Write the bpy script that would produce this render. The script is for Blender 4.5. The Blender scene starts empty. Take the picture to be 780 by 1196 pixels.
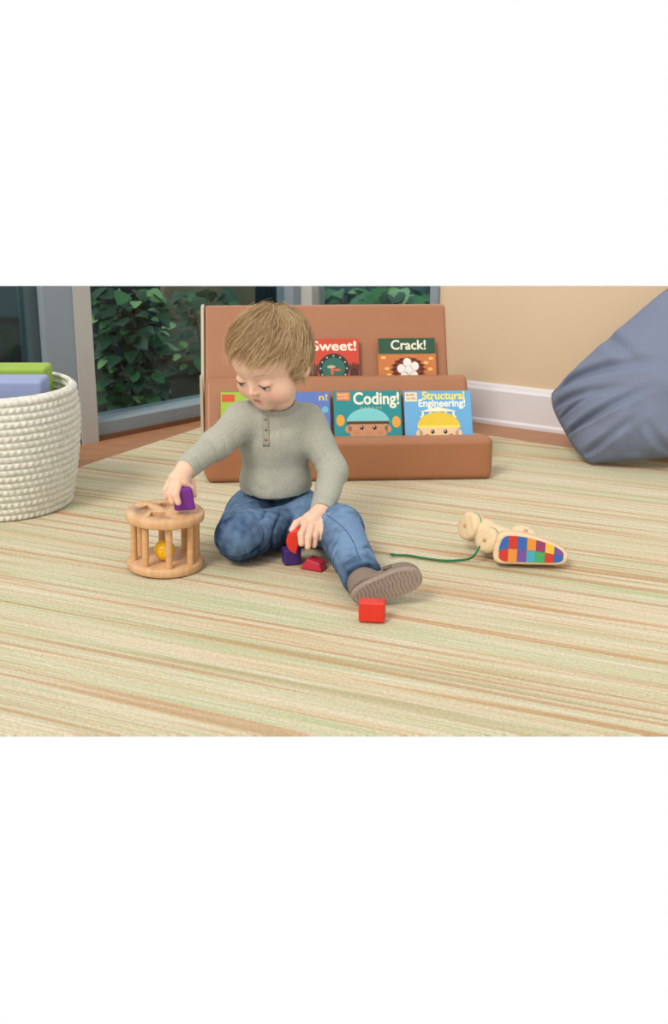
import bpy, bmesh, math, random
import numpy as np
from mathutils import Vector, Matrix, noise
from mathutils.bvhtree import BVHTree
random.seed(7); np.random.seed(7)
scene = bpy.context.scene
COL = scene.collection
PI = math.pi
# ------------------------------------------------------------------ camera
W, H, FPX = 780.0, 1196.0, 1400.0
PITCH = math.radians(17.5); CT, ST = math.cos(PITCH), math.sin(PITCH); CH = 0.75
cam = bpy.data.cameras.new('camera'); camo = bpy.data.objects.new('camera', cam); COL.objects.link(camo)
cam.sensor_fit = 'HORIZONTAL'; cam.sensor_width = 36; cam.lens = 36*FPX/W; cam.clip_start = .02
camo.location = (0, 0, CH); camo.rotation_euler = (PI/2-PITCH, 0, 0)
scene.camera = camo
cam.dof.use_dof = True; cam.dof.focus_distance = 2.2; cam.dof.aperture_fstop = 10
scene.view_settings.view_transform = 'Standard'
def ray(x, y):
    u = (x-390)/FPX; v = (598-y)/FPX
    return Vector((u, CT+v*ST, -ST+v*CT))
def P(x, y, z=0.0):
    d = ray(x, y); t = (CH-z)/(-d.z); return Vector((d.x*t, d.y*t, z))
def at(x, y, Y):
    d = ray(x, y); t = Y/d.y; return Vector((d.x*t, Y, CH+d.z*t))
def ztop(Y): return CH-.1196*Y          # height up to which the room is modelled
# ------------------------------------------------------------------ materials
AL = .87
def lin(c):
    if isinstance(c, str):
        c = c.lstrip('#'); c = [int(c[i:i+2], 16)/255 for i in (0, 2, 4)]
    return tuple(AL*(x/12.92 if x <= .04045 else ((x+.055)/1.055)**2.4) for x in c)
def mat(name, col, rough=.6, var=.12, scale=30., bump=0., bscale=200., spec=.3, col2=None, stretch=None, sheen=0, metal=0, coord='Object'):
    m = bpy.data.materials.new(name); m.use_nodes = True; nt = m.node_tree; N = nt.nodes; L = nt.links
    b = N['Principled BSDF']; b.inputs['Roughness'].default_value = rough
    b.inputs['Specular IOR Level'].default_value = spec; b.inputs['Metallic'].default_value = metal
    if sheen: b.inputs['Sheen Weight'].default_value = sheen
    c = lin(col); c2 = lin(col2) if col2 else tuple(x*(1-var) for x in c)
    tc = N.new('ShaderNodeTexCoord'); mp = N.new('ShaderNodeMapping'); L.new(tc.outputs[coord], mp.inputs['Vector'])
    if stretch: mp.inputs['Scale'].default_value = stretch
    nz = N.new('ShaderNodeTexNoise'); nz.inputs['Scale'].default_value = scale; nz.inputs['Detail'].default_value = 4
    L.new(mp.outputs[0], nz.inputs['Vector'])
    r = N.new('ShaderNodeValToRGB'); r.color_ramp.elements[0].position = .3; r.color_ramp.elements[1].position = .7
    r.color_ramp.elements[0].color = (*c2, 1); r.color_ramp.elements[1].color = (*c, 1)
    L.new(nz.outputs['Fac'], r.inputs['Fac']); L.new(r.outputs['Color'], b.inputs['Base Color'])
    if bump:
        n2 = N.new('ShaderNodeTexNoise'); n2.inputs['Scale'].default_value = bscale; n2.inputs['Detail'].default_value = 3
        L.new(mp.outputs[0], n2.inputs['Vector'])
        bp = N.new('ShaderNodeBump'); bp.inputs['Strength'].default_value = bump; bp.inputs['Distance'].default_value = .002
        L.new(n2.outputs['Fac'], bp.inputs['Height']); L.new(bp.outputs[0], b.inputs['Normal'])
    return m
def attr_mat(name, attr='col', rough=.55, bump=0, bscale=400, spec=.3, sss=0, mul=None):
    m = bpy.data.materials.new(name); m.use_nodes = True; nt = m.node_tree; N = nt.nodes; L = nt.links
    b = N['Principled BSDF']; b.inputs['Roughness'].default_value = rough; b.inputs['Specular IOR Level'].default_value = spec
    a = N.new('ShaderNodeAttribute'); a.attribute_name = attr
    nz = N.new('ShaderNodeTexNoise'); nz.inputs['Scale'].default_value = bscale; nz.inputs['Detail'].default_value = 4
    tc = N.new('ShaderNodeTexCoord'); L.new(tc.outputs['Object'], nz.inputs['Vector'])
    mr = N.new('ShaderNodeMapRange'); mr.inputs['From Min'].default_value = .3; mr.inputs['From Max'].default_value = .7
    mr.inputs['To Min'].default_value = 1-(mul or 0); mr.inputs['To Max'].default_value = 1+(mul or 0)
    L.new(nz.outputs['Fac'], mr.inputs['Value'])
    vm = N.new('ShaderNodeVectorMath'); vm.operation = 'SCALE'
    L.new(a.outputs['Color'], vm.inputs[0]); L.new(mr.outputs[0], vm.inputs['Scale']); L.new(vm.outputs[0], b.inputs['Base Color'])
    if bump:
        bp = N.new('ShaderNodeBump'); bp.inputs['Strength'].default_value = bump; bp.inputs['Distance'].default_value = .0015
        L.new(nz.outputs['Fac'], bp.inputs['Height']); L.new(bp.outputs[0], b.inputs['Normal'])
    if sss:
        b.inputs['Subsurface Weight'].default_value = sss; b.inputs['Subsurface Radius'].default_value = (.012, .005, .003); b.inputs['Subsurface Scale'].default_value = .5
    return m
_fm = {}
def flat(col, rough=.5):
    k = (col, rough)
    if k not in _fm: _fm[k] = mat('paint_'+col.strip('#'), col, rough, .05, 60)
    return _fm[k]
# ------------------------------------------------------------------ mesh builder
class MB:
    def __init__(s): s.v = []; s.f = []; s.m = []
    def add(s, vs, fs, mi=0, M=None):
        o = len(s.v)
        for p in vs:
            p = Vector(p); s.v.append(tuple(M @ p) if M else tuple(p))
        for f in fs: s.f.append([i+o for i in f]); s.m.append(mi)
    def box(s, c, d, mi=0, M=None):
        x, y, z = c; a, b, h = d[0]/2, d[1]/2, d[2]/2
        vs = [(x+i*a, y+j*b, z+k*h) for k in (-1, 1) for j in (-1, 1) for i in (-1, 1)]
        s.add(vs, [(0, 2, 3, 1), (4, 5, 7, 6), (0, 1, 5, 4), (2, 6, 7, 3), (0, 4, 6, 2), (1, 3, 7, 5)], mi, M)
    def prism(s, pts, z0, z1, mi=0, M=None):
        n = len(pts); vs = [(p[0], p[1], z0) for p in pts]+[(p[0], p[1], z1) for p in pts]
        fs = [tuple(range(n))[::-1], tuple(range(n, 2*n))]+[(i, (i+1) % n, n+(i+1) % n, n+i) for i in range(n)]
        s.add(vs, fs, mi, M)
    def lathe(s, prof, n=48, mi=0, M=None, cap=True, fn=None):
        vs = []; fs = []
        for k, (r, z) in enumerate(prof):
            for i in range(n):
                a = 2*PI*i/n; rr = r+(fn(k, a) if fn else 0); vs.append((rr*math.cos(a), rr*math.sin(a), z))
        for j in range(len(prof)-1):
            for i in range(n):
                a, b = j*n+i, j*n+(i+1) % n; fs.append((a, b, b+n, a+n))
        if cap:
            fs.append(tuple(range(n))[::-1]); fs.append(tuple((len(prof)-1)*n+i for i in range(n)))
        s.add(vs, fs, mi, M)
    def tube(s, pts, rad, n=10, mi=0, M=None):
        pts = [Vector(p) for p in pts]; k = len(pts)
        rad = [rad]*k if not hasattr(rad, '__len__') else rad
        vs = []; fs = []; prev = None
        for i, p in enumerate(pts):
            t = (pts[min(i+1, k-1)]-pts[max(i-1, 0)]).normalized()
            if prev is None:
                a = t.orthogonal().normalized()
            else:
                a = (prev-t*prev.dot(t)).normalized()
            prev = a; b = t.cross(a)
            for j in range(n):
                q = p+(a*math.cos(2*PI*j/n)+b*math.sin(2*PI*j/n))*rad[i]; vs.append(tuple(q))
        for i in range(k-1):
            for j in range(n):
                A, B = i*n+j, i*n+(j+1) % n; fs.append((A, B, B+n, A+n))
        fs.append(tuple(range(n))[::-1]); fs.append(tuple((k-1)*n+j for j in range(n)))
        s.add(vs, fs, mi, M)
    def sphere(s, c, r, mi=0, M=None, n=20, sc=(1, 1, 1)):
        vs = []; fs = []; h = n//2
        for j in range(1, h):
            for i in range(n):
                th = PI*j/h; ph = 2*PI*i/n
                vs.append((c[0]+r*sc[0]*math.sin(th)*math.cos(ph), c[1]+r*sc[1]*math.sin(th)*math.sin(ph), c[2]+r*sc[2]*math.cos(th)))
        for j in range(h-2):
            for i in range(n):
                a, b = j*n+i, j*n+(i+1) % n; fs.append((a, a+n, b+n, b))
        t = len(vs); vs += [(c[0], c[1], c[2]+r*sc[2]), (c[0], c[1], c[2]-r*sc[2])]
        for i in range(n):
            fs.append((t, i, (i+1) % n)); q = (h-2)*n; fs.append((t+1, q+(i+1) % n, q+i))
        s.add(vs, fs, mi, M)
    def build(s, name, mats, parent=None, smooth=False, bevel=0, seg=3, M=None, angle=None):
        me = bpy.data.meshes.new(name); me.from_pydata(s.v, [], s.f)
        mats = mats if isinstance(mats, (list, tuple)) else [mats]
        for m in mats: me.materials.append(m)
        me.polygons.foreach_set('material_index', s.m)
        bm = bmesh.new(); bm.from_mesh(me); bmesh.ops.recalc_face_normals(bm, faces=bm.faces); bm.to_mesh(me); bm.free()
        o = bpy.data.objects.new(name, me); COL.objects.link(o)
        if parent: o.parent = parent
        if M: o.matrix_local = M
        if smooth:
            me.polygons.foreach_set('use_smooth', [True]*len(me.polygons))
            if angle: me.set_sharp_from_angle(angle=math.radians(angle))
        if bevel:
            b = o.modifiers.new('bevel', 'BEVEL'); b.width = bevel; b.segments = seg; b.limit_method = 'ANGLE'; b.angle_limit = math.radians(35)
            me.polygons.foreach_set('use_smooth', [True]*len(me.polygons)); b.harden_normals = True
        me.update(); return o
def empty(name, label, cat, M=None, loc=None, group=None):
    o = bpy.data.objects.new(name, None); COL.objects.link(o); o.empty_display_size = .02
    if M: o.matrix_world = M
    if loc: o.location = loc
    o['label'] = label; o['category'] = cat
    if group: o['group'] = group
    return o
def struct(o): o['kind'] = 'structure'; return o
def frame(o, x, y, z):
    x, y, z = Vector(x).normalized(), Vector(y).normalized(), Vector(z).normalized()
    return Matrix(((x.x, y.x, z.x, o[0]), (x.y, y.y, z.y, o[1]), (x.z, y.z, z.z, o[2]), (0, 0, 0, 1)))
def text(body, size, width, m, parent, loc, name='title', bold=.0, rot=0, aspect=1):
    cu = bpy.data.curves.new(name, 'FONT'); cu.body = body; cu.size = size; cu.align_x = 'CENTER'; cu.align_y = 'CENTER'
    cu.extrude = .0003; cu.offset = bold; cu.resolution_u = 3
    t = bpy.data.objects.new(name, cu); COL.objects.link(t)
    dg = bpy.context.evaluated_depsgraph_get(); me = bpy.data.meshes.new_from_object(t.evaluated_get(dg))
    bpy.data.objects.remove(t); bpy.data.curves.remove(cu)
    xs = [v.co.x for v in me.vertices]; w = max(xs)-min(xs); sc = width/w
    for v in me.vertices: v.co.x = (v.co.x-(max(xs)+min(xs))/2)*sc; v.co.y *= aspect
    me.materials.clear(); me.materials.append(m); me.name = name
    o = bpy.data.objects.new(name, me); COL.objects.link(o); o.parent = parent; o.location = loc; o.rotation_euler = (0, 0, rot)
    return o
def smoothpts(p, n=6, closed=False):
    out = []; k = len(p); rng = range(k if closed else k-1)
    for i in rng:
        if closed: a, b, c_, d = p[(i-1) % k], p[i], p[(i+1) % k], p[(i+2) % k]
        else: a, b, c_, d = p[max(i-1, 0)], p[i], p[i+1], p[min(i+2, k-1)]
        for j in range(n):
            t = j/n; out.append(.5*((2*b)+(c_-a)*t+(2*a-5*b+4*c_-d)*t*t+(-a+3*b-3*c_+d)*t**3))
    if not closed: out.append(p[-1])
    return out
# ------------------------------------------------------------------ implicit surfaces
class Field:
    def __init__(s, lo, hi, h):
        s.lo = np.array(lo, float); s.h = h; s.n = np.ceil((np.array(hi)-s.lo)/h).astype(int)+1
        s.F = np.full(s.n, 1.0, np.float32)
    def blk(s, lo, hi):
        a = np.clip(np.floor((np.array(lo)-s.lo)/s.h).astype(int), 0, s.n); b = np.clip(np.ceil((np.array(hi)-s.lo)/s.h).astype(int)+1, 0, s.n)
        sl = tuple(slice(i, j) for i, j in zip(a, b))
        ax = [(s.lo[i]+s.h*np.arange(a[i], b[i])).astype(np.float32) for i in range(3)]
        return sl, ax[0][:, None, None], ax[1][None, :, None], ax[2][None, None, :]
    def comb(s, sl, d, k, sub):
        A = s.F[sl]
        if A.size == 0: return
        if sub:
            d = -d; hh = np.clip(.5-.5*(d-A)/k, 0, 1); s.F[sl] = d*(1-hh)+A*hh+k*hh*(1-hh)
        else:
            hh = np.clip(.5+.5*(d-A)/k, 0, 1); s.F[sl] = d*(1-hh)+A*hh-k*hh*(1-hh)
    def cap(s, a, b, ra, rb=None, k=.01, sub=False):
        rb = ra if rb is None else rb; a = np.array(a, float); b = np.array(b, float); m = max(ra, rb)+k+3*s.h
        sl, X, Y, Z = s.blk(np.minimum(a, b)-m, np.maximum(a, b)+m); d = b-a; L = max(d@d, 1e-12)
        t = np.clip(((X-a[0])*d[0]+(Y-a[1])*d[1]+(Z-a[2])*d[2])/L, 0, 1)
        D = np.sqrt((X-a[0]-t*d[0])**2+(Y-a[1]-t*d[1])**2+(Z-a[2]-t*d[2])**2)-(ra+(rb-ra)*t)
        s.comb(sl, D, k, sub)
    def ell(s, c, r, ax=None, k=.01, sub=False):
        c = np.array(c, float); r = np.array(r, float); m = r.max()+k+3*s.h
        sl, X, Y, Z = s.blk(c-m, c+m); X = X-c[0]; Y = Y-c[1]; Z = Z-c[2]
        if ax is None: p = [X, Y, Z]
        else: p = [X*q[0]+Y*q[1]+Z*q[2] for q in ax]
        k0 = np.sqrt(sum((p[i]/r[i])**2 for i in range(3))); k1 = np.sqrt(sum((p[i]/r[i]**2)**2 for i in range(3)))+1e-6
        s.comb(sl, k0*(k0-1)/k1, k, sub)
    def plane(s, p, n, k=.003):
        X = (s.lo[0]+s.h*np.arange(s.n[0], dtype=np.float32))[:, None, None]; Y = (s.lo[1]+s.h*np.arange(s.n[1], dtype=np.float32))[None, :, None]
        Z = (s.lo[2]+s.h*np.arange(s.n[2], dtype=np.float32))[None, None, :]
        d = (X-p[0])*n[0]+(Y-p[1])*n[1]+(Z-p[2])*n[2]; s.F = np.maximum(s.F, d.astype(np.float32))
    def cutball(s, p, n, R):
        p = np.array(p, float); n = np.array(n, float); n /= np.linalg.norm(n)
        sl, X, Y, Z = s.blk(p-R, p+R); X = X-p[0]; Y = Y-p[1]; Z = Z-p[2]
        d = X*n[0]+Y*n[1]+Z*n[2]; q = np.sqrt(X*X+Y*Y+Z*Z)-R*.98
        s.F[sl] = np.maximum(s.F[sl], np.where(q < 0, d, -1))
    def mesh(s, relax=1):
        F = s.F; I = F < 0; n = s.n
        c = [I[i:n[0]-1+i, j:n[1]-1+j, k:n[2]-1+k] for i in (0, 1) for j in (0, 1) for k in (0, 1)]
        anyb = c[0].copy(); allb = c[0].copy()
        for q in c[1:]: anyb |= q; allb &= q
        act = anyb & ~allb; idx = np.argwhere(act); N = len(idx)
        gid = np.full(n-1, -1, np.int32); gid[act] = np.arange(N)
        off = np.array([(i, j, k) for i in (0, 1) for j in (0, 1) for k in (0, 1)])
        vals = np.stack([F[tuple((idx+o).T)] for o in off], 1)
        S = np.zeros((N, 3)); Cn = np.zeros(N)
        for a in range(8):
            for b in range(a+1, 8):
                if abs(off[a]-off[b]).sum() != 1: continue
                va, vb = vals[:, a], vals[:, b]; x = (va < 0) != (vb < 0)
                t = np.where(x, va/np.where(x, va-vb, 1), 0)[:, None]
                S += np.where(x[:, None], off[a]+(off[b]-off[a])*t, 0); Cn += x
        V = s.lo+s.h*(idx+S/Cn[:, None]); Q = []
        for ax in range(3):
            o = [0, 0, 0]; o[ax] = 1; m = [n[0]-o[0], n[1]-o[1], n[2]-o[2]]
            A = I[:m[0], :m[1], :m[2]]; B = I[o[0]:, o[1]:, o[2]:]
            e = np.argwhere(A != B); u, w = (ax+1) % 3, (ax+2) % 3
            e = e[(e[:, u] > 0) & (e[:, w] > 0) & (e[:, u] < n[u]-1) & (e[:, w] < n[w]-1)]
            ins = A[tuple(e.T)]; du = np.zeros(3, int); du[u] = 1; dw = np.zeros(3, int); dw[w] = 1
            q = np.stack([gid[tuple((e-du-dw).T)], gid[tuple((e-dw).T)], gid[tuple(e.T)], gid[tuple((e-du).T)]], 1)
            q[~ins] = q[~ins][:, ::-1]; Q.append(q)
        Q = np.concatenate(Q)
        for _ in range(relax):
            acc = np.zeros_like(V); cnt = np.zeros(N)
            for i in range(4):
                np.add.at(acc, Q[:, i], V[Q[:, (i+1) % 4]]); np.add.at(cnt, Q[:, i], 1)
            V = .4*V+.6*acc/np.maximum(cnt, 1)[:, None]
        return V, Q
def vnormals(V, Q):
    fn = np.cross(V[Q[:, 2]]-V[Q[:, 0]], V[Q[:, 3]]-V[Q[:, 1]]); N = np.zeros_like(V)
    for i in range(4): np.add.at(N, Q[:, i], fn)
    return N/(np.linalg.norm(N, axis=1, keepdims=True)+1e-12)
def npmesh(name, V, Q, m, parent=None, col=None):
    me = bpy.data.meshes.new(name); me.from_pydata(V.tolist(), [], Q.tolist()); me.materials.append(m)
    me.polygons.foreach_set('use_smooth', [True]*len(me.polygons))
    if col is not None:
        a = me.color_attributes.new('col', 'FLOAT_COLOR', 'POINT'); c = np.ones((len(V), 4), np.float32); c[:, :3] = col
        a.data.foreach_set('color', c.ravel())
    me.update(); o = bpy.data.objects.new(name, me); COL.objects.link(o)
    if parent: o.parent = parent
    return o
def nz(V, sx, sy, sz, seed=0):
    return np.array([noise.noise(Vector((p[0]*sx+seed, p[1]*sy, p[2]*sz))) for p in V])
# ================================================================== ROOM
M_wood_floor = mat('floor_wood', '#b5805a', .4, .25, 14, stretch=(1, 6, 1), bump=.1)
M_wall = mat('wall_paint', '#dfc6a4', .8, .03, 8, bump=.1, bscale=300)
M_white = mat('white_trim', '#e4e0e2', .45, .03, 10)
M_frame = mat('window_frame_paint', '#8f9aa2', .4, .06, 10)
M_frame_l = mat('window_frame_light', '#bdbab3', .4, .06, 10)
M_dark = mat('outdoor_dark', '#2a434a', .8, .6, 4)
K = Vector((-.098, 3.529)); dL = Vector((.715, .699)).normalized(); nL = Vector((-dL.y, dL.x)); dR = Vector((.848, -.53)).normalized(); nR = Vector((-dR.y, dR.x))
def slope_wall(name, a, b, n, th, z0, m, front=0.0):
    mb = MB(); q = [a-n*front, b-n*front, b+n*th, a+n*th]
    vs = [(p.x, p.y, z0) for p in q]+[(p.x, p.y, ztop(p.y)) for p in q]
    mb.add(vs, [(3, 2, 1, 0), (4, 5, 6, 7), (0, 1, 5, 4), (1, 2, 6, 5), (2, 3, 7, 6), (3, 0, 4, 7)])
    return mb.build(name, m)
FZ = -.003
mb = MB(); fl = [(-1.5, 1.412), (1.5, 1.412), (1.5, 2.53), (K.x, K.y), (-1.5, 2.16)]
mb.add([(x, y, FZ) for x, y in fl], [range(5)]); struct(mb.build('floor', M_wood_floor))
def hitL(px, off=0):
    k = (px-390)/FPX/.9855; Kx, Ky = K.x+nL.x*off, K.y+nL.y*off
    s = (Kx-k*Ky)/(dL.x-k*dL.y); return Vector((Kx, Ky))-dL*s
def hitR(px):
    k = (px-390)/FPX/.9855; s = (k*K.y-K.x)/(dR.x-k*dR.y); return K+dR*s
a = hitR(509); b = K+dR*1.9
struct(slope_wall('wall_right', a, b, nR, .10, FZ, M_wall))
def strip(mb, a, b, n, prof, mi=0):
    k = len(prof); vs = [(p.x-n.x*d, p.y-n.y*d, z) for p in (a, b) for d, z in prof]
    fs = [(i, i+1, k+i+1, k+i) for i in range(k-1)]+[tuple(range(k))[::-1], tuple(range(k, 2*k))]
    mb.add(vs, fs, mi)
mb = MB()
strip(mb, a+dR*.01, b, nR, [(0, FZ), (.018, FZ), (.018, .006), (.014, .012), (.014, .090), (.010, .096), (.007, .104), (0, .107)])
struct(mb.build('baseboard_right', M_white))
LA = K-dL*1.9
mb = MB(); strip(mb, LA, K, nL, [(0, FZ), (.03, FZ), (.03, .010), (0, .010)], 0)
struct(mb.build('baseboard_left', mat('base_wood', '#7c5740', .5, .2, 10)))
mb = MB(); strip(mb, LA, K, nL, [(-.05, .010), (.022, .010), (.022, .042), (.008, .048), (-.05, .05)], 0)
struct(mb.build('trim_1', M_frame))
mb = MB(); strip(mb, K, hitR(509), nR, [(-.05, FZ), (.02, FZ), (.02, .05), (-.05, .05)], 0)
struct(mb.build('trim_2', M_frame))
struct(slope_wall('trim_3', hitL(50), hitL(84), nL, .05, FZ, M_frame, front=.03))
struct(slope_wall('trim_4', hitL(84), hitL(103), nL, .05, FZ, M_frame_l, front=.035))  # right strip of the post: its highlight is put into a lighter colour
struct(slope_wall('trim_5', hitL(338), hitL(352), nL, .05, FZ, M_frame, front=.02))
struct(slope_wall('trim_6', hitR(352), hitR(369), nR, .05, FZ, M_frame_l, front=.02))
struct(slope_wall('trim_7', hitR(502), hitR(511), nR, .11, FZ, M_frame, front=.012))
gm = bpy.data.materials.new('window_glass'); gm.use_nodes = True; N = gm.node_tree.nodes; L = gm.node_tree.links
N.remove(N['Principled BSDF']); tr = N.new('ShaderNodeBsdfTransparent'); tr.inputs[0].default_value = (.70, .80, .81, 1)
gl = N.new('ShaderNodeBsdfGlossy'); gl.inputs['Roughness'].default_value = .03; gl.inputs['Color'].default_value = (.7, .85, .9, 1)
mx = N.new('ShaderNodeMixShader'); mx.inputs[0].default_value = .035
L.new(tr.outputs[0], mx.inputs[1]); L.new(gl.outputs[0], mx.inputs[2]); L.new(mx.outputs[0], N['Material Output'].inputs['Surface'])
for i, (a, b, n) in enumerate(((LA, hitL(52), nL), (hitL(102), hitL(340), nL), (hitR(366), hitR(504), nR))):
    struct(slope_wall('window_%d' % (i+1), a, b, n, .024, .045, gm, front=-.018))
struct(slope_wall('trim_8', hitL(40), hitL(50), nL, .05, FZ, mat('mullion_dark', '#4b595c', .4), front=.005))
off = .75
oc = K+nL*off+nR*off
mb = MB(); g = [LA+nL*.01, K+Vector((0, .01)), K+dR*.6+nR*.01, K+dR*.6+nR*off, oc, LA+nL*off]
mb.add([(p.x, p.y, FZ) for p in g], [range(len(g))]); struct(mb.build('floor_outside', mat('mulch', '#3a332b', .9, .5, 60, bump=.8)))
struct(slope_wall('wall_outside_left', LA+nL*off, oc, nL, .03, FZ, M_dark))
struct(slope_wall('wall_outside_tan', hitL(196, off-.03), hitL(300, off-.03), nL, .02, FZ, mat('outdoor_tan', '#8f8468', .8, .35, 9)))
struct(slope_wall('wall_outside_right', oc, K+dR*.75+nR*off, nR, .03, FZ, mat('outdoor_teal', '#4f6b6c', .8, .4, 5)))
struct(slope_wall('wall_outside_side', K+dR*.75+nR*.1, K+dR*.75+nR*off, dR, .02, FZ, M_dark))
# ------------------------------------------------------------------ plants outside
M_leafs = [mat('leaf_a', '#244f33', .5, .5, 12, spec=.4), mat('leaf_b', '#3f7a43', .45, .4, 12, spec=.4), mat('leaf_c', '#86b070', .45, .3, 12)]
M_stem = mat('stem', '#5b4e38', .7)
def leaf(mb, p, d, n, L_, w, mi):
    d = d.normalized(); s = d.cross(n).normalized(); n2 = s.cross(d)
    vs = []; prof = [(0, .02), (.2, .7), (.45, 1), (.75, .7), (1, .03)]
    for t, q in prof:
        c = p+d*L_*t-n2*L_*.35*t*t
        vs += [tuple(c-s*w*q+n2*w*.25*q), tuple(c), tuple(c+s*w*q+n2*w*.25*q)]
    fs = []
    for i in range(4):
        a = i*3; fs += [(a, a+1, a+4, a+3), (a+1, a+2, a+5, a+4)]
    mb.add(vs, fs, mi)
def shrub(name, c, r, hgt, n, ll, label, group=None, w=.45, light=.25, zlo=.06):
    root = empty(name, label, 'plant', loc=(c[0], c[1], FZ), group=group)
    mb = MB(); st = MB()
    for i in range(7):
        a = random.uniform(0, 2*PI); rr = r*.55*random.random(); z = min(hgt*.85, ztop(c[1])*.90)
        q = [(0, 0, 0), (rr*.4*math.cos(a), rr*.4*math.sin(a), z*.5), (rr*math.cos(a), rr*math.sin(a), z)]
        st.tube(q, [.006, .004, .002], 6)
    for k in range(n):
        a = random.uniform(0, 2*PI); rr = r*math.sqrt(random.random()); z = random.uniform(zlo, 1)*hgt
        rr *= math.sqrt(max(.15, 1-(z/hgt-.5)**2*1.8))
        p = Vector((rr*math.cos(a), rr*math.sin(a), z))
        s = ll*random.uniform(.55, 1.3)
        d = Vector((math.cos(a)+random.uniform(-.7, .7), math.sin(a)+random.uniform(-.7, .7)-.3, random.uniform(-.5, .35)))
        nn = Vector((random.uniform(-.5, .5), random.uniform(-.8, .1), 1)).normalized()
        t_ = MB(); leaf(t_, p, d, nn, s, s*w, 0)
        if any(v[2]+FZ > ztop(c[1]+v[1])-.003 for v in t_.v): continue
        leaf(mb, p, d, nn, s, s*w, (random.choice((1, 1, 2)) if random.random() < light else 0))
    st.build('stem', M_stem, root, smooth=True); mb.build('foliage', M_leafs, root, smooth=True)
def wpt(px, Y): k = (px-390)/FPX/.985; return (k*Y, Y)
shrub('garden_shrub', wpt(156, 3.40), .095, .35, 300, .044, 'leafy green shrub outside the tall window beside the metal post', 'shrubs outside the window', light=.25)
shrub('garden_shrub', wpt(240, 3.86), .11, .27, 110, .050, 'dark green shrub outside the window, half behind the book display\'s left corner', 'shrubs outside the window', light=.3)
shrub('broadleaf_plant', wpt(396, 3.99), .07, .29, 110, .095, 'broad bright leaves outside the small window, just right of the child\'s head', 'broadleaf plants behind the book display', .34, light=.85, zlo=.5)
shrub('broadleaf_plant', wpt(468, 3.74), .08, .31, 130, .10, 'long green leaves outside the small window next to the beige wall', 'broadleaf plants behind the book display', .30, light=.85, zlo=.5)
# ------------------------------------------------------------------ rug
rm = bpy.data.materials.new('striped_rug'); rm.use_nodes = True; N = rm.node_tree.nodes; L = rm.node_tree.links; B = N['Principled BSDF']
B.inputs['Roughness'].default_value = .95; B.inputs['Specular IOR Level'].default_value = .05
B.inputs['Sheen Weight'].default_value = .15
tc = N.new('ShaderNodeTexCoord')
rot = N.new('ShaderNodeMapping'); rot.inputs['Rotation'].default_value = (0, 0, math.radians(24)); L.new(tc.outputs['Object'], rot.inputs['Vector'])
def nzn(st, det=3, rough=.6, loc=(0, 0, 0)):
    mp = N.new('ShaderNodeMapping'); mp.inputs['Scale'].default_value = st; mp.inputs['Location'].default_value = loc; L.new(rot.outputs[0], mp.inputs['Vector'])
    n = N.new('ShaderNodeTexNoise'); n.inputs['Scale'].default_value = 1; n.inputs['Detail'].default_value = det; n.inputs['Roughness'].default_value = rough
    L.new(mp.outputs[0], n.inputs['Vector']); return n
def rng(n, a, b, c, d):
    mr = N.new('ShaderNodeMapRange'); mr.inputs['From Min'].default_value = a; mr.inputs['From Max'].default_value = b; mr.inputs['To Min'].default_value = c; mr.inputs['To Max'].default_value = d
    L.new(n.outputs[0], mr.inputs['Value']); return mr
def ramp(src, stops):
    r = N.new('ShaderNodeValToRGB'); cr = r.color_ramp
    cr.elements[0].position = stops[0][0]; cr.elements[0].color = (*lin(stops[0][1]), 1); cr.elements[1].position = stops[-1][0]; cr.elements[1].color = (*lin(stops[-1][1]), 1)
    for p, c in stops[1:-1]:
        e = cr.elements.new(p); e.color = (*lin(c), 1)
    L.new(src.outputs[0], r.inputs['Fac']); return r
def mixc(f, a, b):
    m = N.new('ShaderNodeMix'); m.data_type = 'RGBA'
    if hasattr(f, 'outputs'): L.new(f.outputs[0], m.inputs['Factor'])
    else: m.inputs['Factor'].default_value = f
    L.new(a, m.inputs[6]); L.new(b, m.inputs[7]); return m.outputs[2]
base = ramp(rng(nzn((.25, 12, 1), 2), .36, .64, 0, 1), [(0, '#bfc594'), (.3, '#d5ccaa'), (.5, '#dfd0b0'), (.7, '#dabf96'), (1, '#c8c99f')])
fine = ramp(rng(nzn((.9, 56, 1), 2, .42, (3, 7, 0)), .33, .67, 0, 1), [(0, '#b88454'), (.14, '#c69e6e'), (.26, '#d9c29b'), (.40, '#e6dabf'), (.52, '#d8c9a4'), (.64, '#b7c190'), (.76, '#d8ccab'), (.9, '#ebe2ce'), (1, '#d5b287')])
c1 = mixc(.60, base.outputs[0], fine.outputs[0])
rust = rng(nzn((.8, 40, 1), 2, .5, (11, 3, 0)), .56, .70, 0, .62)
rc_ = ramp(rng(nzn((.5, 20, 1), 1, .5, (1, 1, 0)), .4, .6, 0, 1), [(0, '#c28655'), (1, '#b0925c')])
c2 = mixc(rust, c1, rc_.outputs[0])
mot = nzn((190, 190, 1), 3, .7)
gr = rng(mot, .3, .7, .80, 1.14)
vm = N.new('ShaderNodeVectorMath'); vm.operation = 'SCALE'; L.new(c2, vm.inputs[0]); L.new(gr.outputs[0], vm.inputs['Scale']); L.new(vm.outputs[0], B.inputs['Base Color'])
n4 = nzn((240, 240, 1), 3); bp = N.new('ShaderNodeBump'); bp.inputs['Strength'].default_value = .8; bp.inputs['Distance'].default_value = .004
L.new(n4.outputs['Fac'], bp.inputs['Height']); L.new(bp.outputs[0], B.inputs['Normal'])
rp_ = [(-1.3, 1.409), (1.3, 1.409), (1.3, 2.418), (-.171, 3.444), (-1.3, 1.576)]
mb = MB(); mb.prism(rp_, FZ+.0001, 0); rug = mb.build('area_rug', rm)
rug['label'] = 'large striped rug in cream, sage green and tan covering the floor'; rug['category'] = 'rug'
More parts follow.
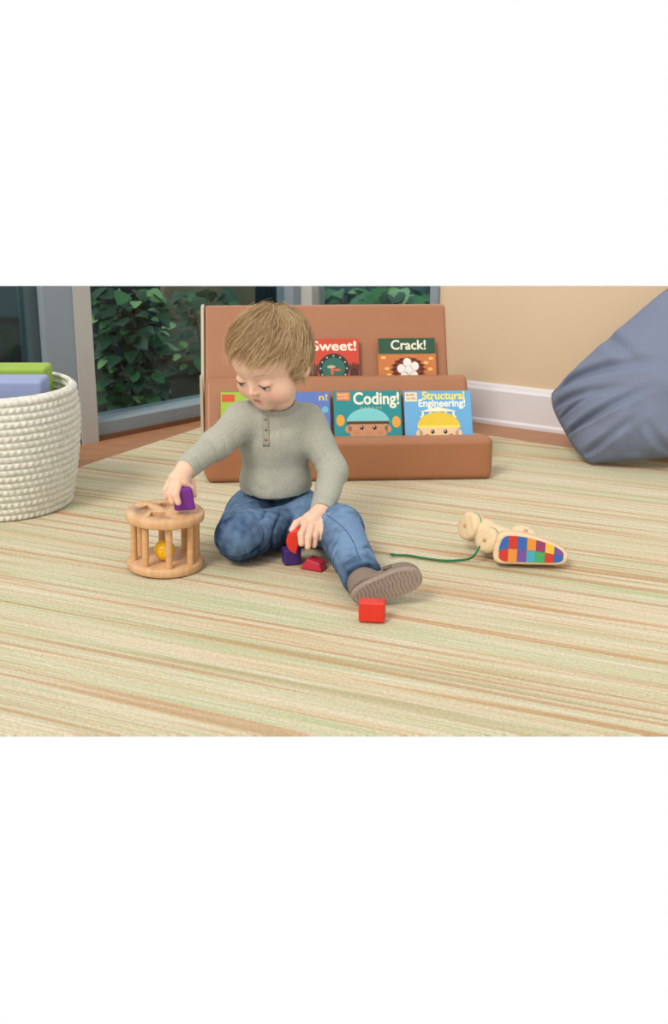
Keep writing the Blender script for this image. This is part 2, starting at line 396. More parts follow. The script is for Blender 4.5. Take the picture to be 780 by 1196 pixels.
# ================================================================== BOOK DISPLAY
M_vin = mat('brown_vinyl', '#a8704c', .42, .06, 12, bump=.08, bscale=400, spec=.4)
M_vin2 = mat('cream_vinyl', '#cdbfa6', .5, .06, 20)
yaw = math.radians(3)
UM = Matrix.Translation((.030, 2.604, 0)) @ Matrix.Rotation(yaw, 4, 'Z')
disp = empty('book_display', 'brown padded two-tier book display holding picture books behind the child', 'book display', M=UM)
def xprism(pr, x0, x1):
    mb = MB(); M = Matrix(((0, 0, 1, 0), (1, 0, 0, 0), (0, 1, 0, 0), (0, 0, 0, 1))); mb.prism(pr, x0, x1, 0, M); return mb
xprism([(0, 0), (0, .0975), (.05, .0975), (.05, 0)], -.318, .330).build('front_lip', M_vin, disp, bevel=.015, seg=6)
xprism([(.0505, 0), (.0505, .03), (.09, .03), (.196, .200), (.232, .200), (.249, .12), (.249, 0)], -.325, .298).build('lower_tier', M_vin, disp, bevel=.012, seg=5)
xprism([(.25, 0), (.25, .14), (.266, .14), (.376, .345), (.405, .345), (.43, 0)], -.330, .266).build('upper_tier', M_vin, disp, bevel=.013, seg=5)
xprism([(.20, 0), (.232, .205), (.25, .16), (.268, .145), (.372, .347), (.407, .347), (.432, 0)], -.338, -.3305).build('side_panel', M_vin2, disp, bevel=.002)
GB = 'picture books on the display'
def book(tier, xc, w, h, col, label, tilt=0, hid=.0):
    if tier == 0: o = Vector((xc, .084, .036)); e = Vector((0, .53, .848))
    else: o = Vector((xc, .262, .146)); e = Vector((0, .472, .8816))
    e.normalize(); n = Vector((0, -e.z, e.y)); x = Vector((1, 0, 0))
    Mx = UM @ frame(o+n*.002, x, e, n) @ Matrix.Rotation(tilt, 4, 'Z')
    r = empty('board_book', label, 'book', M=Mx, group=GB)
    mb = MB(); mb.box((0, h/2, .0012), (w, h, .0016)); mb.box((0, h/2, .0098), (w, h, .0016)); mb.box((-w/2+.0008, h/2, .0055), (.0016, h, .0088)); mb.build('cover', flat(col), r, bevel=.0005, seg=1)
    mb = MB(); mb.box((.001, h/2, .0055), (w-.006, h-.004, .0066)); mb.build('pages', flat('#e9e4d8'), r)
    return r
Zf = .0107
def disc(mb, x, y, rx, ry=None, mi=0, z=Zf, n=28, a0=0, a1=2*PI):
    ry = ry or rx; pts = [(x+rx*math.cos(a0+(a1-a0)*i/n), y+ry*math.sin(a0+(a1-a0)*i/n)) for i in range(n)]
    mb.prism(pts, z, z+.0003+mi*.00012, mi)
def rect(mb, x, y, w, h, mi=0, z=Zf): mb.prism([(x-w/2, y-h/2), (x+w/2, y-h/2), (x+w/2, y+h/2), (x-w/2, y+h/2)], z, z+.0003+mi*.00012, mi)
def ux(px, d): return (px-390)/FPX*d-.030
b1 = book(1, ux(391, 2.93)+.012, .125, .138, '#cc4530', 'red picture book with a dark round plate, partly behind the child\'s head')
text('Sweet!', .031, .108, flat('#f4ead2'), b1, (.002, .118, Zf), bold=.0006, aspect=1.1)
mb = MB(); disc(mb, 0, .062, .038, mi=0); disc(mb, 0, .062, .028, mi=1)
for a in range(12): disc(mb, .032*math.cos(a*PI/6), .062+.032*math.sin(a*PI/6), .0022, mi=2)
disc(mb, -.006, .066, .010, .004, mi=2); disc(mb, .008, .058, .009, .003, mi=4); disc(mb, -.004, .054, .004, .009, mi=4)
for sx in (-1, 1):
    disc(mb, .050*sx, .046, .011, .016, mi=3)
    for q in range(4): disc(mb, (.041+q*.006)*sx, .064+.003*(q in (1, 2)), .0024, .010, mi=3)
mb.build('cover_picture', [flat('#1d2f2c'), flat('#2d6a5c'), flat('#c9b48a'), flat('#4c2a1e'), flat('#d8623a')], b1)
b2 = book(1, ux(474, 2.93)+.018, .142, .138, '#c9773f', 'picture book with dark green top and white eggs in a nest, upper right of display')
mb = MB(); rect(mb, 0, .1175, .140, .040, 0); disc(mb, .002, .058, .038, .030, 1)
for q in range(16):
    a = q*PI/8; disc(mb, .002+.036*math.cos(a), .058+.028*math.sin(a), .008, .003, 1)
for q, (x, y) in enumerate([(-.015, .060), (.0, .076), (.018, .066), (.003, .056), (-.007, .042), (.015, .043)]): disc(mb, x, y, .0100, .0112, 2)
for x, y in [(-.058, .088), (-.056, .03), (.058, .085), (.056, .03), (-.05, .06), (.056, .058), (-.045, .044), (.046, .074)]: disc(mb, x, y, .006, .004, 3)
for k in range(12): rect(mb, -.062+k*.0113, .014+(k % 3)*.002, .0035, .018, 4)
mb.build('cover_picture', [flat('#28523a'), flat('#7c3320'), flat('#ece7dc'), flat('#e8bd6a'), flat('#8fa040')], b2)
text('Crack!', .031, .086, flat('#efe8cf'), b2, (.004, .119, Zf+.0004), bold=.0006, aspect=1.1)
def face(b, cx, cy, skin, hat, hat2, r=.044):
    mb = MB(); disc(mb, cx, cy, r, r*.84, 0); disc(mb, cx-r, cy-.003, .008, .009, 0); disc(mb, cx+r, cy-.003, .008, .009, 0)
    disc(mb, cx, cy+.012, r*1.1, r*.80, 1, a0=0, a1=PI); rect(mb, cx, cy+.013, r*2.15, .007, 2)
    for s in (-1, 1):
        disc(mb, cx+s*.015, cy+.001, .0045, .0055, 3); disc(mb, cx+s*.015-.001, cy+.003, .0014, .0018, 4)
    disc(mb, cx, cy-.010, .005, .0022, 5); disc(mb, cx-.028, cy-.009, .006, .005, 5); disc(mb, cx+.028, cy-.009, .006, .005, 5)
    mb.build('cover_picture', [flat(skin), flat(hat), flat(hat2), flat('#2b211d'), flat('#f6f3ea'), flat('#cf7d62')], b)
b3 = book(0, ux(431, 2.78)+.004, .158, .158, '#238a8e', 'teal picture book with a baby in a light teal cap, next to the child\'s arm')
mb = MB(); rect(mb, -.056, .144, .032, .020, 0); mb.build('series_label', flat('#e07a32'), b3)
text('BABY', .008, .024, flat('#f5e6c8'), b3, (-.056, .148, Zf+.0004), 'series_text'); text('LOVES', .008, .024, flat('#f5e6c8'), b3, (-.056, .140, Zf+.0004), 'series_text')
text('Coding!', .038, .108, flat('#f2ead0'), b3, (.021, .137, Zf), bold=.0009, aspect=1.1)
text('* * * * * *', .012, .050, flat('#e6c34f'), b3, (.008, .113, Zf), 'small_pattern')
face(b3, 0, .066, '#c48c62', '#7cc8c8', '#5b3521', .046)
for xy in ((-.064, .085), (.066, .080)):
    mb = MB(); disc(mb, xy[0], xy[1], .010, .014, 0); mb.build('orange_picture', flat('#e2a13b'), b3)
b4 = book(0, ux(514, 2.78)+.004, .158, .156, '#6aaad6', 'light blue picture book with a yellow helmet and bridge, at the right end')
mb = MB(); rect(mb, -.062, .141, .028, .022, 0); mb.build('series_label', flat('#f0e3c0'), b4)
text('BABY', .008, .022, flat('#c4473a'), b4, (-.062, .146, Zf+.0004), 'series_text'); text('LOVES', .008, .022, flat('#c4473a'), b4, (-.062, .137, Zf+.0004), 'series_text')
text('Structural', .025, .100, flat('#f3e063'), b4, (.014, .143, Zf), bold=.0007, aspect=1.1)
text('Engineering!', .023, .110, flat('#f6f1df'), b4, (.010, .1245, Zf), bold=.0006, aspect=1.1)
face(b4, 0, .054, '#efc79c', '#e7c33a', '#f2dc62', .046)
mb = MB(); mb.prism([(-.044, .104), (.044, .104), (0, .116)], Zf, Zf+.0012)
for x in (-.036, -.018, 0, .018, .036): rect(mb, x, .098, .005, .012, 0)
rect(mb, 0, .0915, .084, .004, 0)
mb.build('bridge_picture', flat('#f4e9c6'), b4)
b5 = book(0, ux(290, 2.78)+.010, .135, .158, '#9bbf3a', 'lime green picture book at the left end, half hidden by the child')
mb = MB(); rect(mb, -.050, .143, .030, .018, 0); mb.build('series_label', flat('#d2512d'), b5)
mb = MB(); disc(mb, -.045, .105, .014, .012, 0); mb.build('cover_picture', flat('#e9d44b'), b5)
b6 = book(0, ux(374, 2.78)-.026, .112, .156, '#5f78bc', 'periwinkle blue picture book mostly hidden behind the child\'s back')
text('n!', .022, .020, flat('#e8cf4a'), b6, (.040, .142, Zf), bold=.0004)
mb = MB(); disc(mb, .03, .07, .022, .026, 0); disc(mb, .044, .112, .008, .008, 0); mb.build('cover_picture', flat('#6fb0c8'), b6)
# ================================================================== BASKET
BX, BY = -.703, 2.445
M_rope = mat('cotton_rope', '#f4f1e6', .9, 0, 70, col2='#dcdac8', bump=1.0, bscale=240, stretch=(1, 1, 1.6))
bk = empty('rope_basket', 'large round coiled cream rope basket standing at the left edge', 'basket', loc=(BX, BY, 0))
prof = []; nco = 18; Hh = .254; coil = []
def br(z): t = z/Hh; return .140+.028*math.sin(min(1, t*1.15)*PI*.55)-.004*max(0, t-.8)*5
for i in range(nco):
    for j in range(6):
        a = -PI/2+PI*(j+.5)/6; z = (i+.5)*Hh/nco+math.sin(a)*Hh/nco/2
        prof.append((br(z)-.004+.0065*math.cos(a), max(z, .0005))); coil.append((i, a))
no = len(prof)
inner = [(r-.013, z) for r, z in prof[::-1] if z > .012]
prof = [(.02, .0005)]+prof+[(br(Hh)-.006, Hh+.004)]+inner+[(.02, .012)]
def braid(k, th):
    if k < 1 or k > no: return 0
    i, a = coil[k-1]; return .0017*math.sin(th*74+a*1.2*(1 if i % 2 else -1)+i*1.7)*math.cos(a)
mb = MB(); mb.lathe(prof, 420, fn=braid); mb.build('basket_body', M_rope, bk, smooth=True)
def block(name, c, d, m, label, cat, rz=0, bev=.004, group=None, M=None):
    mb = MB(); mb.box((0, 0, 0), d); o = mb.build(name, m, bevel=bev)
    o.matrix_world = M if M else Matrix.Translation(c) @ Matrix.Rotation(rz, 4, 'Z')
    o['label'] = label; o['category'] = cat
    if group: o['group'] = group
    return o
block('foam_block', (-.692, 2.420, .190), (.205, .075, .172), mat('lavender_foam', '#9aa6cc', .7, .06), 'lavender blue foam block sticking out of the rope basket, in front', 'foam block', bev=.008, group='foam blocks in the basket')
block('foam_block', (-.697, 2.508, .195), (.190, .070, .180), mat('green_foam', '#9dbb4e', .7, .06), 'lime green foam block at the back of the rope basket', 'foam block', bev=.008, group='foam blocks in the basket')
# ================================================================== FLOOR CUSHION
A = at(637, 463, 2.93); Bc = at(806, 312, 2.86); C = at(985, 512, 2.60); D = P(682, 545)
nrm = Vector((-.42, -.80, .42)).normalized(); n = 110
V = []; Q = []
def cpt(s, t, side):
    es = max(0, 4*s*(1-s)); et = max(0, 4*t*(1-t)); a_, b_ = 2*s-1, 2*t-1
    s2 = .5+.5*a_*math.sqrt(1-.14*b_**4); t2 = .5+.5*b_*math.sqrt(1-.14*a_**4)
    p = (D*(1-s2)+C*s2)*(1-t2)+(A*(1-s2)+Bc*s2)*t2
    T = (.125 if side > 0 else .03)*(es**.55)*(et**.55)
    T *= 1+.16*noise.noise(Vector((s*2.2, t*2.2, side*3.)))
    amp = min(1, 3*(es*et)**.6)
    if side > 0:
        for (x0, y0, dx, dy, wd, dp) in ((.02, .97, .60, -.42, .035, .026), (.0, .80, .40, -.30, .028, .018), (.0, .40, .50, .06, .03, .020), (.20, .0, .18, .42, .035, .018), (.45, .98, .05, -.4, .035, .014), (.02, .10, .35, .22, .025, .016), (.02, .62, .28, -.04, .02, .012), (.34, .02, .02, .26, .02, .012)):
            L2 = dx*dx+dy*dy; q_ = max(0, min(1, ((s-x0)*dx+(t-y0)*dy)/L2)); dd = math.hypot(s-x0-q_*dx, t-y0-q_*dy)
            T += dp*amp*(1-q_)*(-math.exp(-(dd/wd)**2)+.45*math.exp(-((dd-1.7*wd)/wd)**2))
    T += .006*noise.noise(Vector((s*6+t*2, t*7, 5)))*amp
    q = p+nrm*T*side; q.z = max(q.z, .0015+.001*side); return q
def cush(side):
    base = len(V)
    for j in range(n+1):
        for i in range(n+1): V.append(tuple(cpt(i/n, j/n, side)))
    for j in range(n):
        for i in range(n):
            a = base+j*(n+1)+i; f = (a, a+1, a+n+2, a+n+1); Q.append(f if side > 0 else f[::-1])
cush(1); cush(-1)
me = bpy.data.meshes.new('floor_cushion'); me.from_pydata(V, [], Q); bm = bmesh.new(); bm.from_mesh(me); bmesh.ops.remove_doubles(bm, verts=bm.verts, dist=.0006)
bmesh.ops.recalc_face_normals(bm, faces=bm.faces); bm.to_mesh(me); bm.free(); me.polygons.foreach_set('use_smooth', [True]*len(me.polygons))
me.materials.append(mat('denim_grey', '#7b849a', .85, .12, 250, bump=.25, bscale=900))
o = bpy.data.objects.new('floor_cushion', me); COL.objects.link(o); o['label'] = 'big blue-grey fabric floor cushion leaning on the beige wall'; o['category'] = 'cushion'
ed = [(i/40, 0) for i in range(40)]+[(1, i/40) for i in range(40)]+[(1-i/40, 1) for i in range(40)]+[(0, 1-i/40) for i in range(41)]
mb = MB(); mb.tube([cpt(s, t, 1)+Vector((0, 0, .0015)) for s, t in ed], .0018, 6); mb.build('seam', mat('cushion_seam', '#6d768c', .85), o, smooth=True)
# ================================================================== ROLLER TOY
M_toy = mat('beech_wood', '#dfb080', .4, 0, 20, col2='#cf9c66', stretch=(1, 1, 7), spec=.4)
M_toyd = mat('beech_wood_disc', '#e2b78a', .4, 0, 12, col2='#d1a06e', stretch=(8, 1, 1), spec=.4)
TX, TY = -.306, 2.047
toy = empty('shape_roller', 'wooden cage drum with dowel bars under the child\'s hand', 'toy', M=Matrix.Translation((TX, TY, 0)) @ Matrix.Rotation(math.radians(2), 4, 'Y'))
R_ = .069; TH = .108
def discprof(z0, z1, r, b=.003): return [(r-b, z0), (r-.001, z0+b*.4), (r, z0+b), (r, z1-b), (r-.001, z1-b*.4), (r-b, z1)]
mb = MB(); mb.lathe(discprof(.003, .0175, R_, .0022), 72); mb.build('bottom_disc', M_toyd, toy, smooth=True, angle=50)
mb = MB(); mb.lathe(discprof(TH-.0155, TH, R_+.001, .0022), 72); top = mb.build('top_disc', M_toyd, toy, smooth=True, angle=50)
cut = []
def cutter(pts):
    m_ = MB(); m_.prism(pts, TH-.03, TH+.02); c = m_.build('cut', M_toyd, toy); cut.append(c)
cutter([(-.036+x, .014+y) for x, y in ((-.013, -.012), (.013, -.012), (0, .013))])
cutter([(-.010+x, -.026+y) for x, y in ((-.013, -.013), (.013, -.013), (.013, .013), (-.013, .013))])
cutter([(-.002+.012*math.cos(a*PI/12), .034+.012*math.sin(a*PI/12)) for a in range(24)])
for c in cut:
    m_ = top.modifiers.new('b', 'BOOLEAN'); m_.operation = 'DIFFERENCE'; m_.object = c; m_.solver = 'EXACT'
dg = bpy.context.evaluated_depsgraph_get(); nm = bpy.data.meshes.new_from_object(top.evaluated_get(dg)); top.modifiers.clear(); top.data = nm
for c in cut: bpy.data.objects.remove(c)
for i in range(8):
    a = 2*PI*i/8+.25; mb = MB(); mb.tube([(.056*math.cos(a), .056*math.sin(a), .0165), (.056*math.cos(a), .056*math.sin(a), TH-.0145)], .0062, 14); mb.build('dowel', M_toy, toy, smooth=True, angle=50)
fb = Field((-.024,)*3, (.024,)*3, .0009); fb.ell((0, 0, 0), (.0190,)*3)
fb.cap((-.007, -.018, .004), (.007, -.018, .004), .0016, k=.001, sub=True); fb.cap((0, -.018, -.003), (0, -.018, .010), .0016, k=.001, sub=True)
V_, Q_ = fb.mesh(1); ballo = npmesh('bell_ball', V_+np.array([.002+TX, TY-.014, .0375]), Q_, mat('yellow_plastic', '#ffc524', .35, .04))
ballo['label'] = 'yellow slotted bell ball inside the wooden cage drum'; ballo['category'] = 'ball'
# ================================================================== BLOCKS
GBk = 'coloured wooden shape blocks'
M_pur = mat('purple_paint', '#7a2e8e', .45, .08); M_red = mat('red_paint', '#e23322', .4, .06, spec=.4); M_dpur = mat('dark_purple_paint', '#4a3078', .45, .08)
c = P(434, 729); block('wooden_block', (c.x+.001, c.y+.012, .0190), (.042, .024, .034), M_red, 'red cube block lying in front of the shoe', 'block', rz=math.radians(-8), bev=.003, group=GBk)
c = P(340, 661); block('wooden_block', (c.x, c.y+.014, .0155), (.032, .028, .029), M_dpur, 'dark purple cube block on the rug between the child\'s legs', 'block', rz=math.radians(14), bev=.003, group=GBk)
c = P(366, 667); mb = MB(); mb.prism([(-.022, 0), (.022, 0), (.018, .016), (-.008, .022)], -.013, .013)
o = mb.build('wooden_block', mat('rose_paint', '#c8364a', .45, .06), bevel=.003); o.matrix_world = Matrix.Translation((c.x, c.y+.010, .001)) @ Matrix.Rotation(math.radians(-25), 4, 'Z') @ Matrix.Rotation(PI/2, 4, 'X')
o['label'] = 'rose red wedge block lying beside the jeans under the hand'; o['category'] = 'block'; o['group'] = GBk
pc = at(215, 581, 2.033)
mb = MB(); mb.prism([(-.019, -.021), (.019, -.021), (.013, .019), (-.011, .021)], -.013, .013)
o = mb.build('wooden_block', M_pur, bevel=.004); o.matrix_world = Matrix.Translation(pc) @ Matrix.Rotation(math.radians(12), 4, 'Z') @ Matrix.Rotation(PI/2, 4, 'X')
o['label'] = 'purple wooden block held over the cage drum'; o['category'] = 'block'; o['group'] = GBk
rc = at(346, 632, 2.035)
mb = MB(); pts = [(.024*math.cos(a*PI/16), .024*math.sin(a*PI/16)) for a in range(17)]
mb.prism(pts, -.010, .010)
o = mb.build('wooden_block', M_red, bevel=.003); o.matrix_world = Matrix.Translation(rc+Vector((.006, .002, 0))) @ Matrix.Rotation(math.radians(-75), 4, 'Y') @ Matrix.Rotation(PI/2, 4, 'X')
o['label'] = 'red half-round block held by the child near the knee'; o['category'] = 'block'; o['group'] = GBk
# ================================================================== PULL TOY
M_lw = mat('maple_wood', '#ecd4ae', .45, 0, 20, col2='#e0c296', stretch=(1, 6, 1))
PTo = P(618, 668)
pt = empty('pull_toy', 'wooden pull-along toy with rainbow patchwork side and green string, tipped over on the rug', 'toy', loc=(PTo.x, PTo.y, .0030))
ctrl = [Vector(p) for p in ((-.064, -.018), (-.062, .008), (-.053, .027), (-.030, .030), (0, .026), (.030, .018), (.054, .008), (.067, -.004), (.067, -.017), (.055, -.025), (.020, -.027), (-.020, -.028), (-.052, -.028))]
outline = smoothpts(ctrl, 5, True)
tilt = math.radians(9)
WM = Matrix.Translation((0.001, .012, .0345)) @ Matrix.Rotation(math.radians(-6), 4, 'Z') @ Matrix.Rotation(PI/2-tilt, 4, 'X') @ Matrix.Rotation(math.radians(-1), 4, 'Z')
wing = MB(); wing.prism(outline, -.036, 0); wing.build('body_block', M_lw, pt, bevel=.005, M=WM, seg=4)
cols = ['#d03a2c', '#3468b4', '#e8923a', '#77539e', '#48a863', '#ecc03f', '#49a9b8', '#9a3a6a']
inn = [Vector((p.x*.885+.001, p.y*.80)) for p in outline]
def yr(x):
    ys = []
    for i in range(len(inn)):
        p, q = inn[i], inn[(i+1) % len(inn)]
        if (p.x-x)*(q.x-x) <= 0 and p.x != q.x: ys.append(p.y+(q.y-p.y)*(x-p.x)/(q.x-p.x))
    return (min(ys), max(ys)) if ys else (0, 0)
pm = MB(); nC = 7; xa, xb = min(p.x for p in inn)+.0015, max(p.x for p in inn)-.0015
order = [0, 1, 2, 0, 3, 1, 6, 2, 4, 7, 0, 5, 1, 3, 0, 2]
sub = 4
for i in range(nC):
    for j in range(2):
        for k in range(sub):
            x0 = xa+(xb-xa)*(i+k/sub)/nC; x1 = xa+(xb-xa)*(i+(k+1)/sub)/nC-(.0005 if k == sub-1 else 0)
            (l0, h0), (l1, h1) = yr(x0), yr(x1); f0, f1 = (0, .49) if j == 0 else (.51, 1)
            pm.add([(x0, l0+(h0-l0)*f0, .0002), (x1, l1+(h1-l1)*f0, .0002), (x1, l1+(h1-l1)*f1, .0002), (x0, l0+(h0-l0)*f1, .0002), (x0, l0+(h0-l0)*f0, .0014), (x1, l1+(h1-l1)*f0, .0014), (x1, l1+(h1-l1)*f1, .0014), (x0, l0+(h0-l0)*f1, .0014)],
               [(0, 3, 2, 1), (4, 5, 6, 7), (0, 1, 5, 4), (1, 2, 6, 5), (2, 3, 7, 6), (3, 0, 4, 7)], order[i*2+j])
pm.build('patchwork_panel', [flat(c_) for c_ in cols], pt, M=WM)
def wp(px, py, Y): return at(px, py, Y)-Vector((PTo.x, PTo.y, 0))
fp = Field(tuple(np.array((PTo.x-.14, 2.0, -.01))), (PTo.x+.10, 2.26, .12), .002)
fp.cap(at(596, 636, 2.085), at(568, 626, 2.120), .024, .024, k=.012); fp.ell(at(564, 622, 2.125), (.024, .026, .024), k=.01)
fp.plane((0, 0, .002), (0, 0, -1))
V_, Q_ = fp.mesh(2); V_ = V_-np.array((PTo.x, PTo.y, 0)); npmesh('toy_neck', V_, Q_, M_lw, pt)
def wheel(px, py, Y, r, ax, th=.014, ringc='#3f8f5c'):
    z = Vector(ax).normalized(); x = z.orthogonal().normalized(); y = z.cross(x)
    M_ = frame(wp(px, py, Y), x, y, z); mb = MB(); mb.lathe([(r-.008, -th/2), (r-.004, -th/2+.0012), (r-.001, -th/2+.004), (r, -th/2+.008), (r, th/2-.008), (r-.001, th/2-.004), (r-.004, th/2-.0012), (r-.008, th/2)], 40)
    w_ = mb.build('wheel', M_lw, pt, smooth=True, angle=60, M=M_)
    mb = MB(); mb.lathe([(r*1.0, -.0012), (r+.0006, -.0008), (r+.0006, .0008), (r, .0012)], 40, cap=False); mb.build('green_ring', flat(ringc), w_, smooth=True)
    mb = MB(); mb.lathe(discprof(th/2-.001, th/2+.002, .0040, .001), 16); mb.build('hub_cap', M_toy, w_, smooth=True)
wheel(551, 617, 2.130, .0270, (-.80, -.45, .30), .032); wheel(571, 633, 2.090, .0245, (-.60, -.62, .30), .028)
wheel(611, 628, 2.105, .025, (.25, -.25, .93), .024); wheel(639, 640, 2.090, .017, (.25, -.25, .93), .020)
cord = [(560, 640, 2.065), (554, 650, 2.055), (545, 655, 2.055), (520, 656.5, 2.06), (495, 653.5, 2.066), (478, 650.5, 2.075), (466, 650, 2.078), (458, 650, 2.078)]
pts = []
for i, (x, y, Y) in enumerate(cord):
    p = P(x, y, .0015) if i > 1 else at(x, y, Y); p = p-Vector((PTo.x, PTo.y, 0)); pts.append(p)
mb = MB(); mb.tube(smoothpts(pts), .0021, 8); mb.sphere(tuple(pts[-1]+Vector((0, 0, .001))), .0042, sc=(1.2, 1, .6)); mb.build('pull_string', flat('#1f7a4c'), pt, smooth=True)
# ================================================================== CHILD
child = empty('person', 'toddler in grey henley shirt and blue jeans sitting on the rug playing with blocks', 'person', loc=(-.11, 2.25, 0))
LOC = np.array((-.11, 2.25, 0))
SA = np.array((.93, .06, .30)); SA /= np.linalg.norm(SA)
SN = np.array((.22, -.95, -.14)); SN -= SA*(SN@SA); SN /= np.linalg.norm(SN); SW = np.cross(SN, SA)
SC = np.array(at(452, 686, 1.845)); SC[2] = .0375
Sk = dict(pelv=at(322, 600, 2.26), belly=at(322, 556, 2.235), chest=at(320, 512, 2.22), neck=at(320, 473, 2.205),
          shR=at(284, 491, 2.195), shL=at(359, 493, 2.225), elR=at(252, 520, 2.135), wrR=at(217, 547, 2.06),
          elL=at(389, 550, 2.195), wrL=at(376, 596, 2.092),
          hipR=at(292, 606, 2.235), knR=at(280, 632, 2.06), anR=at(345, 648, 2.17), hipL=at(350, 604, 2.235), knL=at(396, 628, 2.08), anL=Vector(SC-SA*.036-SN*.060))
Sk['anR'].z = .045; Sk['knR'].z = .053; Sk['knL'].z = .062
S = {k: np.array(v) for k, v in Sk.items()}
yw, pp = math.radians(36), math.radians(25)
Fv = np.array((-math.sin(yw)*math.cos(pp), -math.cos(yw)*math.cos(pp), -math.sin(pp))); Uv = np.array((-math.sin(yw)*math.sin(pp), -math.cos(yw)*math.sin(pp), math.cos(pp))); Sv = np.array((math.cos(yw), -math.sin(yw), 0))
rl = math.radians(-2); Sv, Uv = Sv*math.cos(rl)+Uv*math.sin(rl), Uv*math.cos(rl)-Sv*math.sin(rl)
HC = np.array(at(314, 406, 2.165)); HX = (Sv, Fv, Uv)
def hp(s, f, u): return HC+Sv*s+Fv*f+Uv*u
body = Field((-.34, 1.83, -.004), (.14, 2.36, .50), .0016)
F_ = body
F_.ell(hp(0, -.004, .002), (.065, .076, .066), HX)
F_.ell(hp(0, .027, .004), (.054, .046, .045), HX, k=.02)
F_.ell(hp(0, .020, -.045), (.053, .048, .045), HX, k=.02)
for s in (-1, 1):
    F_.ell(hp(.031*s, .038, -.060), (.0275, .0275, .027), HX, k=.018)
F_.ell(hp(0, .0500, -.068), (.024, .014, .018), HX, k=.018)
F_.ell(hp(0, .051, -.088), (.018, .014, .013), HX, k=.018)
for s in (-1, 1): F_.ell(hp(.026*s, .086, -.030), (.014, .012, .010), HX, k=.010, sub=True)
for s in (-1, 1): F_.ell(hp(.0265*s, .0595, -.031), (.0138, .0122, .0095), HX, k=.003)
F_.cap(hp(0, .068, -.032), hp(0, .0765, -.048), .0040, .0058, k=.010)
for s in (-1, 1): F_.ell(hp(.0056*s, .0718, -.0505), (.0044, .0052, .0038), HX, k=.004)
for s in (-1, 1):
    F_.cap(hp(.003*s, .0650, -.0665), hp(.0120*s, .0612, -.0695), .0028, .0016, k=.006)
F_.cap(hp(-.007, .0645, -.0745), hp(.007, .0645, -.0745), .0032, k=.006)
for s in (-1, 1): F_.cap(hp(0, .0692, -.0708), hp(.0125*s, .0652, -.0725), .0009, .0006, k=.0012, sub=True)
for s in (-1, 1):
    F_.ell(hp(.066*s, -.004, -.036), (.008, .015, .020), HX, k=.004); F_.ell(hp(.075*s, .001, -.034), (.006, .008, .012), HX, k=.003, sub=True)
F_.cap(hp(0, -.022, -.045), S['neck']+np.array((0, .005, -.012)), .034, .034, k=.014)
F_.ell(S['chest'], (.058, .045, .060), k=.02); F_.ell(S['belly'], (.060, .051, .055), k=.02); F_.ell(S['pelv'], (.068, .060, .05), k=.02)
for a in 'RL':
    F_.cap(S['neck']+np.array((0, 0, -.02)), S['sh'+a], .022, .024, k=.012); F_.cap(S['sh'+a], S['el'+a], .024, .019, k=.01); F_.cap(S['el'+a], S['wr'+a], .019, .0155, k=.01)
    F_.cap(S['hip'+a], S['kn'+a], .042, .034, k=.012); F_.cap(S['kn'+a], S['an'+a], .032, .022, k=.01)
def fing(pts, r0, r1):
    q = [np.array(at(*p)) for p in pts]
    F_.cap(q[0], q[1], r0, (r0+r1)/2, k=.003); F_.cap(q[1], q[2], (r0+r1)/2+.0003, r1, k=.002)
pR = np.array(at(209, 560, 2.045))
F_.cap(S['wrR'], pR, .0160, .0165, k=.008); F_.ell(pR, (.019, .014, .016), k=.006)
fing([(198.5, 563, 2.045), (194, 572, 2.036), (195.5, 580, 2.032)], .0068, .0056)
fing([(202, 566, 2.032), (198, 577, 2.019), (201, 586, 2.015)], .0070, .0057)
fing([(208, 567, 2.026), (205, 578, 2.011), (208, 587, 2.008)], .0070, .0057)
fing([(215, 564, 2.036), (223, 570, 2.044), (227, 578, 2.048)], .0068, .0056)
fing([(216, 556, 2.055), (223, 562, 2.058), (225, 570, 2.056)], .0073, .0062)
pL = np.array(at(364, 608, 2.068))
F_.cap(S['wrL'], pL, .0165, .0165, k=.008); F_.ell(pL, (.020, .014, .015), k=.006)
fing([(354, 607, 2.058), (346, 611, 2.046), (341, 619, 2.038)], .0070, .0058)
fing([(357, 613, 2.048), (351.5, 624, 2.020), (352, 635, 2.014)], .0071, .0058)
fing([(364, 615, 2.046), (360, 628, 2.022), (359.5, 639, 2.016)], .0071, .0058)
fing([(371, 614, 2.052), (368.5, 626, 2.032), (367, 637, 2.026)], .0067, .0055)
fing([(376, 609, 2.060), (376, 620, 2.042), (374, 629, 2.036)], .0061, .0050)
F_.cap(S['anL'], SC-SA*.035-SN*.026, .020, .016, k=.01); F_.cap(SC-SA*.035-SN*.024, SC+SA*.035-SN*.018, .015, .009, k=.01)
F_.plane((0, 0, .003), (0, 0, -1))
V, Q = F_.mesh(2)
bv = BVHTree.FromPolygons([tuple(p) for p in V], [tuple(q) for q in Q.tolist()])
lc = (V-HC)@np.stack(HX, 1)
skin = np.array(lin('#ecc2a6')); col = np.tile(skin, (len(V), 1))
def blend(w, c):
    global col
    w = np.clip(w, 0, 1)[:, None]; col = col*(1-w)+np.array(lin(c))*w
for s in (-1, 1): blend(.42*np.exp(-((lc[:, 0]-.036*s)**2+(lc[:, 2]+.058)**2)/.017**2)*(lc[:, 1] > .02), '#e0917e')
blend(.25*np.exp(-(lc[:, 0]**2+(lc[:, 2]+.049)**2)/.008**2)*(lc[:, 1] > .065), '#e0917e')
uc = lc[:, 2]+.0708+10*lc[:, 0]**2
blend(1.1*np.exp(-((lc[:, 0]/.0120)**4+(uc/.0050)**4))*(lc[:, 1] > .052), '#d28c7e')
blend(.65*np.exp(-((lc[:, 0]/.0125)**4+(uc/.0010)**2))*(lc[:, 1] > .052), '#a05c51')
